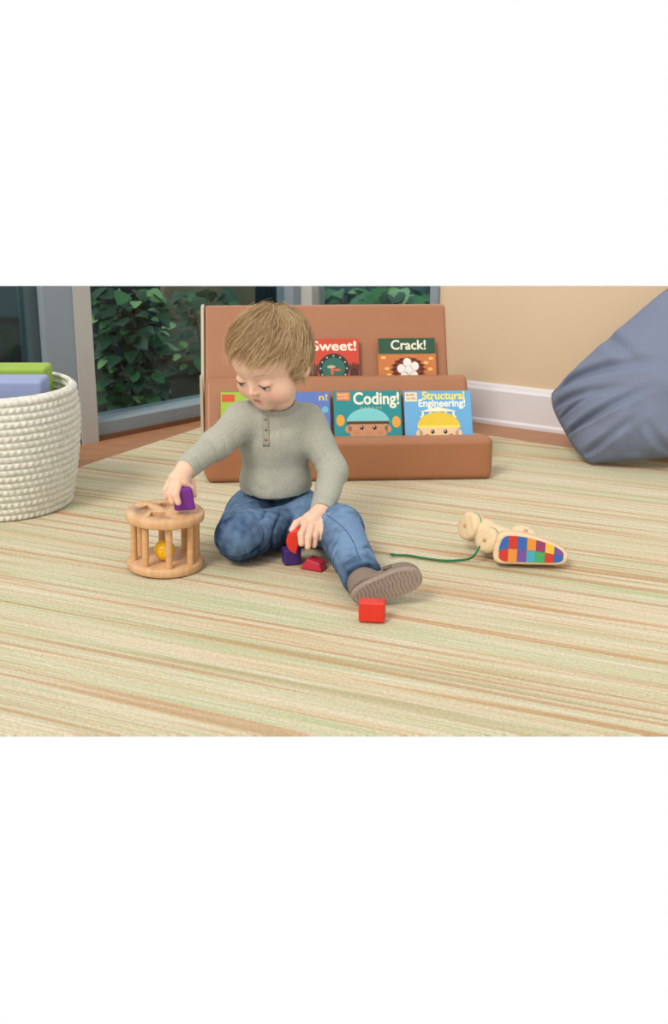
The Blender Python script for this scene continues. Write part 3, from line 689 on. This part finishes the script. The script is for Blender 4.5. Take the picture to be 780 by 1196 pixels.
for s in (-1, 1):
    blend(.5*np.exp(-((lc[:, 0]-.0045*s)**2+(lc[:, 2]+.0548)**2)/.0017**2)*(lc[:, 1] > .058), '#9a5a4c')
    blend(.3*np.exp(-((lc[:, 0]-.027*s)**2/.016**2+(lc[:, 2]+.024)**2/.006**2))*(lc[:, 1] > .05), '#c99079')
nrmH = lc/np.array((.066, .078, .068)); nrmH /= np.linalg.norm(nrmH, axis=1, keepdims=True)+1e-9
nearhead = np.linalg.norm(lc, axis=1) < .096
scalp = nearhead & (((nrmH[:, 2] > .46) & (nrmH[:, 1] <= .66)) | ((nrmH[:, 1] < .02) & (nrmH[:, 2] > -.66) & (abs(lc[:, 0]) < .064)) | (nrmH[:, 2] > .74))
blend(scalp*1.0, '#a67d4e')
for q in (pR, pL):
    dd = np.linalg.norm(V-(q+np.array((0, -.02, -.03))), axis=1); blend(.28*np.exp(-(dd/.025)**2), '#de8c7a')
M_skin = attr_mat('skin', rough=.5, bump=.03, bscale=900, spec=.35, sss=.12, mul=.03)
npmesh('body', V-LOC, Q, M_skin, child, col)
def onface(s, u, lift=.0005):
    o_ = hp(s, .2, u); h = bv.ray_cast(Vector(o_), Vector(-Fv)); p = h[0]+Vector(Fv)*lift; return p-Vector(LOC)
M_lash = mat('eyelash', '#5a3a28', .7); M_brow = mat('eyebrow', '#c9a47c', .8)
M_eye = mat('eye_blue', '#3e4a52', .15, .3, spec=.7); M_scl = mat('eye_white', '#c9c0bb', .2, .05, spec=.6)
for s in (-1, 1):
    c_ = .0265*s
    mb = MB(); pts = [onface(c_+.0115*math.cos(a), -.0328-.0020*math.sin(a)) for a in np.linspace(0.05, PI-.05, 11)]
    mb.tube(pts, [.0003]+[.0008]*9+[.0003], 6); mb.build('eyelashes', M_lash, child, smooth=True)
    p = onface(c_, -.0388, -.0008); Mx = frame(p, Sv, Uv, np.cross(Sv, Uv)); mb = MB(); mb.sphere((0, 0, 0), 1, sc=(.0098, .0044, .0032), M=Mx); ey = mb.build('eye', M_scl, child, smooth=True)
    p = onface(c_, -.0382, .0000); Mx = frame(p, Sv, Uv, np.cross(Sv, Uv)); mb = MB(); mb.sphere((0, 0, 0), 1, sc=(.0052, .0040, .0030), M=Mx); mb.build('iris', M_eye, ey, smooth=True)
    mb = MB(); pts = [onface(c_+s*.015*t, -.0125+.003*(1-(t-.2)**2)-.002*max(0, t)) for t in np.linspace(-.9, 1, 9)]
    mb.tube(pts, [.0003, .0006, .0009, .0009, .0009, .0008, .0007, .0005, .0003], 6); mb.build('eyebrow', M_brow, child, smooth=True)
# ------------------------------------------------------------------ shirt
sh = Field((-.34, 2.00, .07), (.06, 2.34, .35), .0022)
sh.ell(S['chest'], (.071, .055, .070), k=.02); sh.ell(S['belly'], (.068, .059, .065), k=.025)
sh.cap(S['belly']+np.array((0, 0, -.02)), S['pelv'], .064, .071, k=.02)
for a in 'RL':
    sh.cap(S['neck']+np.array((0, .006, -.020)), S['sh'+a], .033, .032, k=.018)
sh.cap(S['neck']+np.array((0, .004, -.02)), S['neck']+np.array((-.001, -.002, .010)), .040, .039, k=.012)
sh.cap(S['shR'], S['elR'], .033, .028, k=.016); sh.cap(S['elR'], S['wrR'], .027, .0215, k=.012)
sh.cap(S['shL'], S['elL'], .034, .028, k=.014); sh.cap(S['elL'], S['wrL'], .028, .0225, k=.012)
for a in 'RL':
    d = S['wr'+a]-S['el'+a]; d /= np.linalg.norm(d); sh.cutball(S['wr'+a]+d*.003, d, .045)
nax = hp(0, -.010, -.03)-S['neck']; nax /= np.linalg.norm(nax)
ntilt = np.array((.12, -.42, .90)); ntilt /= np.linalg.norm(ntilt)
sh.cutball(S['neck']+ntilt*.014, ntilt, .047)
sh.cap(S['neck']+nax*.040, S['neck']-nax*.002, .0362, .0362, k=.003, sub=True)
hem = np.array(at(322, 579, 2.19))
X, Y, Z = sh.blk((-.19, 2.0, .05), (-.012, 2.34, .14))[1:]; sl = sh.blk((-.19, 2.0, .05), (-.012, 2.34, .14))[0]
pl_ = (hem[2]-Z)+.10*(Y-2.19)
sh.F[sl] = np.maximum(sh.F[sl], np.broadcast_to(pl_, sh.F[sl].shape))
V, Q = sh.mesh(2); Nn = vnormals(V, Q)
def folds(V, a, b, freq, seed, sharp=2.0):
    d = np.array(b)-np.array(a); d /= np.linalg.norm(d); wv = nz(V, 12, 12, 12, seed)
    ph = (V@d)*freq+4.5*wv; return (1-np.abs(np.sin(ph)))**sharp*np.clip(.3+1.6*nz(V, 17, 17, 17, seed+5), 0, 1)
w = .0022*nz(V, 18, 18, 26)+.0006*nz(V, 50, 50, 50, 5)
low = np.clip((S['belly'][2]+.02-V[:, 2])/.04, 0, 1)
w -= .0024*folds(V, S['pelv'], S['chest'], 105, 3, 1.5)*low
w -= .0010*folds(V, S['shR'], S['pelv']+np.array((.05, 0, 0)), 60, 9, 1.3)
for a in 'RL':
    dd = np.linalg.norm(V-S['el'+a], axis=1)
    w -= .0028*folds(V, S['sh'+a], S['wr'+a], 160, 21, 1.5)*np.exp(-(dd/.045)**2)
    dw_ = np.linalg.norm(V-S['wr'+a], axis=1); w -= .0014*folds(V, S['el'+a], S['wr'+a], 240, 31, 1.5)*np.exp(-(dw_/.04)**2)
    d = S['wr'+a]-S['el'+a]; L0 = np.linalg.norm(d); d /= L0; t = (V-S['el'+a])@d; near = np.linalg.norm(V-S['wr'+a], axis=1) < .035
    w -= .0012*(near & (t < L0-.013) & (t > L0-.017))
dneck = np.linalg.norm(V-S['neck'], axis=1); w *= np.clip((dneck-.035)/.03, 0, 1)
V = V+Nn*w[:, None]
# fine vertical knit ribs follow the body direction
rib = np.sin(np.arctan2(V[:, 0]-S['chest'][0], -(V[:, 1]-S['chest'][1]))*130)
cc = np.tile(np.array(lin('#b0b0a1')), (len(V), 1))*(1+.05*nz(V, 30, 30, 30)+.03*rib)[:, None]
band = (np.linalg.norm(V-S['neck'], axis=1) < .052) & (((V-S['neck'])@ntilt) > .003)
cc[band] *= .84
shm = attr_mat('heather_knit', rough=.95, bump=.45, bscale=620, spec=.1, mul=.20)
shirt = npmesh('shirt', V-LOC, Q, shm, child, cc)
bvs = BVHTree.FromPolygons([tuple(p) for p in V], [tuple(q) for q in Q.tolist()])
def onshirt(px, py, lift=.0005):
    d = ray(px, py).normalized(); h = bvs.ray_cast(Vector((0, 0, CH)), d); return (h[0]+h[1]*lift-Vector(LOC)), h[1]
mb = MB(); rows = 12; vs = []; fs = []
for i in range(rows):
    y = 485+36*i/(rows-1); x = 310+1.0*i/(rows-1)
    for dx in (-4.0, 0, 4.0): vs.append(tuple(onshirt(x+dx, y, .0006)[0]))
for i in range(rows-1):
    a = i*3; fs += [(a, a+1, a+4, a+3), (a+1, a+2, a+5, a+4)]
mb.add(vs, fs); pk = mb.build('placket', mat('placket_knit', '#a8a899', .95, .12, 400, bump=.4), shirt, smooth=True); so = pk.modifiers.new('s', 'SOLIDIFY'); so.thickness = .0008; so.offset = 0
for y in (489, 501, 513):
    p, n_ = onshirt(310.5, y, .0020); x_ = n_.orthogonal(); mb = MB(); mb.lathe(discprof(-.0006, .0012, .0028, .0005), 16, M=frame(p, x_, n_.cross(x_), n_)); mb.build('button', flat('#cfa57c'), shirt, smooth=True)
# ------------------------------------------------------------------ jeans
jn = Field((-.24, 1.86, -.004), (.10, 2.36, .17), .0022)
jn.ell(S['pelv'], (.084, .074, .056), k=.02); jn.cap(S['pelv'], S['pelv']+np.array((0, -.005, .04)), .056, .056, k=.02); jn.ell((S['pelv'][0], S['pelv'][1]+.01, .045), (.088, .072, .045), k=.02)
jn.cap(S['hipR'], S['knR'], .053, .045, k=.02); jn.cap(S['knR'], S['anR'], .042, .037, k=.012)
jn.cap(S['hipL'], S['knL'], .053, .043, k=.02); jn.cap(S['knL'], S['anL'], .042, .034, k=.014)
d = S['anL']-S['knL']; Lsh = np.linalg.norm(d); d /= Lsh; jn.cutball(S['anL']+d*.012, d, .07)
jn.plane((0, 0, .0015), (0, 0, -1)); jn.plane((0, 0, .133), (0, 0, 1))
V, Q = jn.mesh(2); Nn = vnormals(V, Q)
def along(V, a, b):
    d = b-a; L = np.linalg.norm(d); d = d/L; t = (V-a)@d; r = np.linalg.norm((V-a)-t[:, None]*d, axis=1); return t, r, L
big = nz(V, 16, 16, 16, 2)
w = .0018*big+.0005*nz(V, 70, 70, 90, 4)
cr = np.zeros(len(V))
for a, sd in (('R', 3), ('L', 13)):
    t, r, L = along(V, S['kn'+a], S['hip'+a])
    cr += folds(V, S['kn'+a], S['hip'+a]+np.array((0, 0, .06)), 100, sd, 3)*np.exp(-((t-L*.75)/.06)**2)
    cr += .8*folds(V, S['kn'+a], S['hip'+a], 130, sd+4, 3)*np.exp(-((t)/.04)**2)
t, r, L = along(V, S['knL'], S['anL']); cr += 1.1*folds(V, S['knL'], S['anL'], 105, 41, 3)*np.exp(-((t-L*.65)/.06)**2)*(r < .06)
cr += .9*folds(V, S['knR']+np.array((-.03, 0, .04)), S['anR'], 90, 51, 3)*np.exp(-(np.linalg.norm(V-S['knR']-np.array((.05, .02, 0)), axis=1)/.07)**2)
w -= .0070*np.clip(cr, 0, 1.2)
hemz = (t > L-.006) & (t < L+.03) & (r < .055); w += .0014*hemz
V = V+Nn*w[:, None]; V[:, 2] = np.maximum(V[:, 2], .0015)
fade = np.clip(.46+.8*nz(V, 12, 12, 12, 1)+.28*(Nn[:, 2])-.5*np.clip(cr, 0, 1)+.3*nz(V, 80, 80, 80, 31), 0, 1)  # mottled denim fading, lighter where facing up; folds coloured darker
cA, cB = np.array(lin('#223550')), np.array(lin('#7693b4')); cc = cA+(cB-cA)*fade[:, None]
stitch = (t > L-.0085) & (t < L-.006) & (r < .055); cc[stitch] = np.array(lin('#1f3350'))
jm = attr_mat('denim', rough=.9, bump=.4, bscale=900, spec=.1, mul=.22)
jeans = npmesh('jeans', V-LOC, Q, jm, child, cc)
bvj = BVHTree.FromPolygons([tuple(p) for p in V], [tuple(q) for q in Q.tolist()])
def onj(px, py, lift=.0004):
    h = bvj.ray_cast(Vector((0, 0, CH)), ray(px, py).normalized()); return h[0]+h[1]*lift-Vector(LOC) if h[0] else None
M_seam = mat('denim_seam', '#33496a', .9, .1)
for path in ([(366, 596), (388, 606), (404, 620), (413, 634), (419, 650), (424, 664)],):
    pts = [p for p in (onj(x, y) for x, y in path) if p]
    dense = smoothpts(pts, 8); pr = []
    for q in dense:
        w_ = q+Vector(LOC); h = bvj.find_nearest(w_); pr.append(h[0]-Vector(LOC))
    mb = MB(); mb.tube(pr, .0006, 6); mb.build('seam', M_seam, jeans, smooth=True)
# ------------------------------------------------------------------ shoe
shoe = bpy.data.objects.new('shoe', None); COL.objects.link(shoe); shoe.parent = child; shoe.empty_display_size = .02
SM = Matrix(((SA[0], SW[0], SN[0], SC[0]-LOC[0]), (SA[1], SW[1], SN[1], SC[1]-LOC[1]), (SA[2], SW[2], SN[2], SC[2]-LOC[2]), (0, 0, 0, 1)))
shoe.matrix_local = SM
def soleout(sc=1.0, n=44, grow=0):
    pts = []
    for i in range(n):
        a = 2*PI*i/n; x = math.cos(a); y = math.sin(a)
        wd = .0265+.0040*x-.0035*math.exp(-((x+.1)/.35)**2)+grow
        yy = abs(y)**.85*(1 if y > 0 else -1); pts.append((x*(.061*sc+grow), yy*wd*sc))
    return pts
M_sole = mat('rubber_sole', '#a08e80', .8, .12, 90, bump=.3); M_upper = mat('shoe_canvas', '#8f7e70', .9, .2, 200, bump=.5, bscale=700)
mb = MB(); mb.prism(soleout(), -.011, 0); mb.build('sole', M_sole, shoe, bevel=.003)
tm = MB()
for sc in (.93,):
    o1, o2 = soleout(sc), soleout(sc-.07); n_ = len(o1)
    vs = [(x, y, z) for z in (0, .0010) for o_ in (o1, o2) for x, y in o_]
    fs = []
    for i in range(n_):
        j = (i+1) % n_; fs += [(2*n_+i, 2*n_+j, 3*n_+j, 3*n_+i), (i, j, 2*n_+j, 2*n_+i), (n_+i, 3*n_+i, 3*n_+j, n_+j)]
    tm.add(vs, fs)
for i in range(15):
    x = -.047+i*.0067; X_ = x/.061; wd = (.0265+.0040*X_-.0035*math.exp(-((X_+.1)/.35)**2))*max(0, 1-X_*X_)**.42*.84
    if wd < .005: continue
    for k in range(8):
        y0 = -wd+2*wd*k/8; y1 = y0+2*wd/8; z0_, z1_ = .0016*math.sin(k*PI/2), .0016*math.sin((k+1)*PI/2)
        tm.add([(x+z0_-.0021, y0, 0), (x+z0_+.0021, y0, 0), (x+z1_+.0021, y1, 0), (x+z1_-.0021, y1, 0), (x+z0_-.0021, y0, .0009), (x+z0_+.0021, y0, .0009), (x+z1_+.0021, y1, .0009), (x+z1_-.0021, y1, .0009)],
               [(0, 3, 2, 1), (4, 5, 6, 7), (0, 1, 5, 4), (1, 2, 6, 5), (2, 3, 7, 6), (3, 0, 4, 7)])
tm.build('tread', mat('tread_rubber', '#a99789', .8, .1, 90), shoe)
us = Field((-.075, -.04, -.075), (.075, .04, 0), .0016)
us.ell((.022, 0, -.014), (.039, .0275, .026), k=.01); us.ell((-.032, 0, -.016), (.030, .0255, .036), k=.02); us.ell((-.036, 0, -.040), (.026, .025, .022), k=.012)
us.plane((0, 0, -.009), (0, 0, 1)); us.ell((-.036, 0, -.068), (.020, .019, .018), k=.003, sub=True)
V, Q = us.mesh(2); Nn = vnormals(V, Q); V = V+Nn*(.0008*nz(V, 60, 60, 60))[:, None]; up = npmesh('upper', V, Q, M_upper, shoe)
mb = MB(); st_ = []
for i in range(13):
    a = PI*i/12; st_.append((.010+.002*math.sin(a), -.0295*math.cos(a), -.012-.0265*math.sin(a)))
vs = []; fs = []
for x_ in (-.008, .008):
    for p in st_: vs.append((p[0]+x_, p[1], p[2]))
for i in range(12): fs.append((i, i+1, 13+i+1, 13+i))
mb.add(vs, fs); so_ = mb.build('strap', mat('strap_canvas', '#7d6c5f', .9, .15, 200, bump=.4), shoe, smooth=True); md = so_.modifiers.new('s', 'SOLIDIFY'); md.thickness = .002
# ------------------------------------------------------------------ hair
down = np.array((0, 0, -1.)); gl_ = np.array((down@Sv, down@Fv, down@Uv))
pole = np.array((.10, -.42, .90)); pole /= np.linalg.norm(pole)
RR = np.array((.0675, .079, .069))
verts = []; faces = []; cols_ = []; nvv = 0
HXm = np.stack(HX, 0)
def strandpath(q, length, rad0, swirl, lift, hlen, wob):
    pts = []; st = .0055; k = int(length/st); q = q.copy(); hang = False
    for i in range(k+1):
        t = i/max(k, 1); side = max(0, abs(q[0])-.55)*max(0, min(1, .15-q[2]))
        rr = rad0+lift*t*t*t+.030*side
        pts.append(q*RR+q*rr)
        tv = q*(pole@q)-pole; ln = np.linalg.norm(tv); tv = tv/(ln+.15)
        fr = max(0, q[1]); sw = np.cross(pole, q)*(swirl+1.0*fr)
        gv = gl_-q*(gl_@q)
        d = tv+sw+gv*.45+np.array(noise.noise_vector(Vector(q*2.6)))*.45+np.array(noise.noise_vector(Vector(q*6)+Vector((wob, 0, 0))))*.4
        d -= q*(d@q); d /= np.linalg.norm(d)+1e-9
        q = q+d*st/.074; q /= np.linalg.norm(q)
        lim = .21-.26*abs(q[0]+.10)+.28*hlen
        if q[1] > .36 and q[2] < lim: break
        if q[1] > .20 and q[2] < -.66+.14*hlen: break
        if q[1] <= .20 and q[2] < -.60+.12*hlen: hang = True; break
    if hang and len(pts) > 2:      # loose ends hang past the ear and over the nape
        v = pts[-1]-pts[-2]; v /= np.linalg.norm(v)+1e-9; qn = q/np.linalg.norm(q); out = np.array((qn[0], qn[1], 0)); out /= np.linalg.norm(out)+1e-9
        for j in range(random.randint(1, 6)):
            v = v*.7+gl_*.3+out*(.10+.16*lift/.014); v /= np.linalg.norm(v); pts.append(pts[-1]+v*st)
    return np.array(pts)
def root_ok(q):
    if q[1] > .58: return False
    if q[2] > .30: return True
    if q[1] < .22 and q[2] > -.62: return True
    return False
def addstrand(gg, r0, c3):
    global nvv
    m_ = len(gg); wpts = HC+gg@HXm-LOC
    t_ = np.gradient(wpts, axis=0); t_ /= np.linalg.norm(t_, axis=1, keepdims=True)+1e-9
    ref = gg@HXm; a = np.cross(t_, ref); a /= np.linalg.norm(a, axis=1, keepdims=True)+1e-9; b = np.cross(t_, a)
    rad = r0*(1-.85*np.linspace(0, 1, m_)**2)[:, None]
    ring3 = np.stack([wpts+rad*(a*math.cos(2*PI*j/3)+b*math.sin(2*PI*j/3)) for j in range(3)], 1).reshape(-1, 3)
    verts.append(ring3)
    cols_.append(np.repeat(np.linspace(.88, 1.12, m_), 3)[:, None]*c3)
    i = np.arange(m_-1)[:, None]*3; j = np.arange(3)[None, :]; A_ = (nvv+i+j).ravel(); B_ = (nvv+i+(j+1) % 3).ravel()
    faces.append(np.stack([A_, B_, B_+3, A_+3], 1)); nvv += len(ring3)
dark, lite = np.array(lin('#a47b4d')), np.array(lin('#ecce9f'))
for ci in range(1700):
    while True:
        q = np.random.normal(size=3); q /= np.linalg.norm(q)
        if root_ok(q): break
    hlen = random.uniform(-1, 1)
    L0 = random.uniform(.060, .125); sw = random.uniform(.0, .4); rad0 = random.uniform(.000, .0045); lift = random.choice((0, .001, .002)) if q[2] > .2 else random.choice((0, .003, .007, .014))
    g = strandpath(q, L0, rad0, sw, lift, hlen, random.random()*.8)
    if len(g) < 4: continue
    tone = random.random()**.9; base_ = dark*(1-tone)+lite*tone
    for k in range(10):
        jit = np.random.normal(size=3)*.0042; jt = np.random.normal(size=3)*.0026
        m_ = max(4, int(len(g)*random.uniform(.68, 1))); gg = g[:m_]; tt = np.linspace(0, 1, m_)[:, None]
        pts = gg+jit*(1-tt)+jt*tt+gg/np.linalg.norm(gg, axis=1, keepdims=True)*random.uniform(-.001, .0012)
        addstrand(pts, .00034, base_*random.uniform(.86, 1.14))
for ci in range(520):
    while True:
        q = np.random.normal(size=3); q /= np.linalg.norm(q)
        if root_ok(q): break
    g = strandpath(q, random.uniform(.05, .12), .004, random.uniform(-.8, 1), random.uniform(.004, .020), random.uniform(-1, .3), random.random()*4)
    if len(g) >= 4: addstrand(g, .00026, lite*random.uniform(.8, 1.1))
hm = attr_mat('hair_fibre', rough=.5, spec=.25, mul=.05)
npmesh('hair', np.concatenate(verts), np.concatenate(faces), hm, child, np.concatenate(cols_))
# ================================================================== LIGHT
w = bpy.data.worlds.new('world'); scene.world = w; w.use_nodes = True; bg = w.node_tree.nodes['Background']; bg.inputs[0].default_value = (1, 1, 1, 1); bg.inputs[1].default_value = 1.0
def sun(rx, rz, e, ang, c=(1, 1, 1)):
    l = bpy.data.lights.new('sun', 'SUN'); l.energy = e; l.angle = math.radians(ang); l.color = c; o = bpy.data.objects.new('sun', l); COL.objects.link(o); o.rotation_euler = (math.radians(rx), 0, math.radians(rz))
sun(46, -32, 2.0, 20, (1, .94, .86))
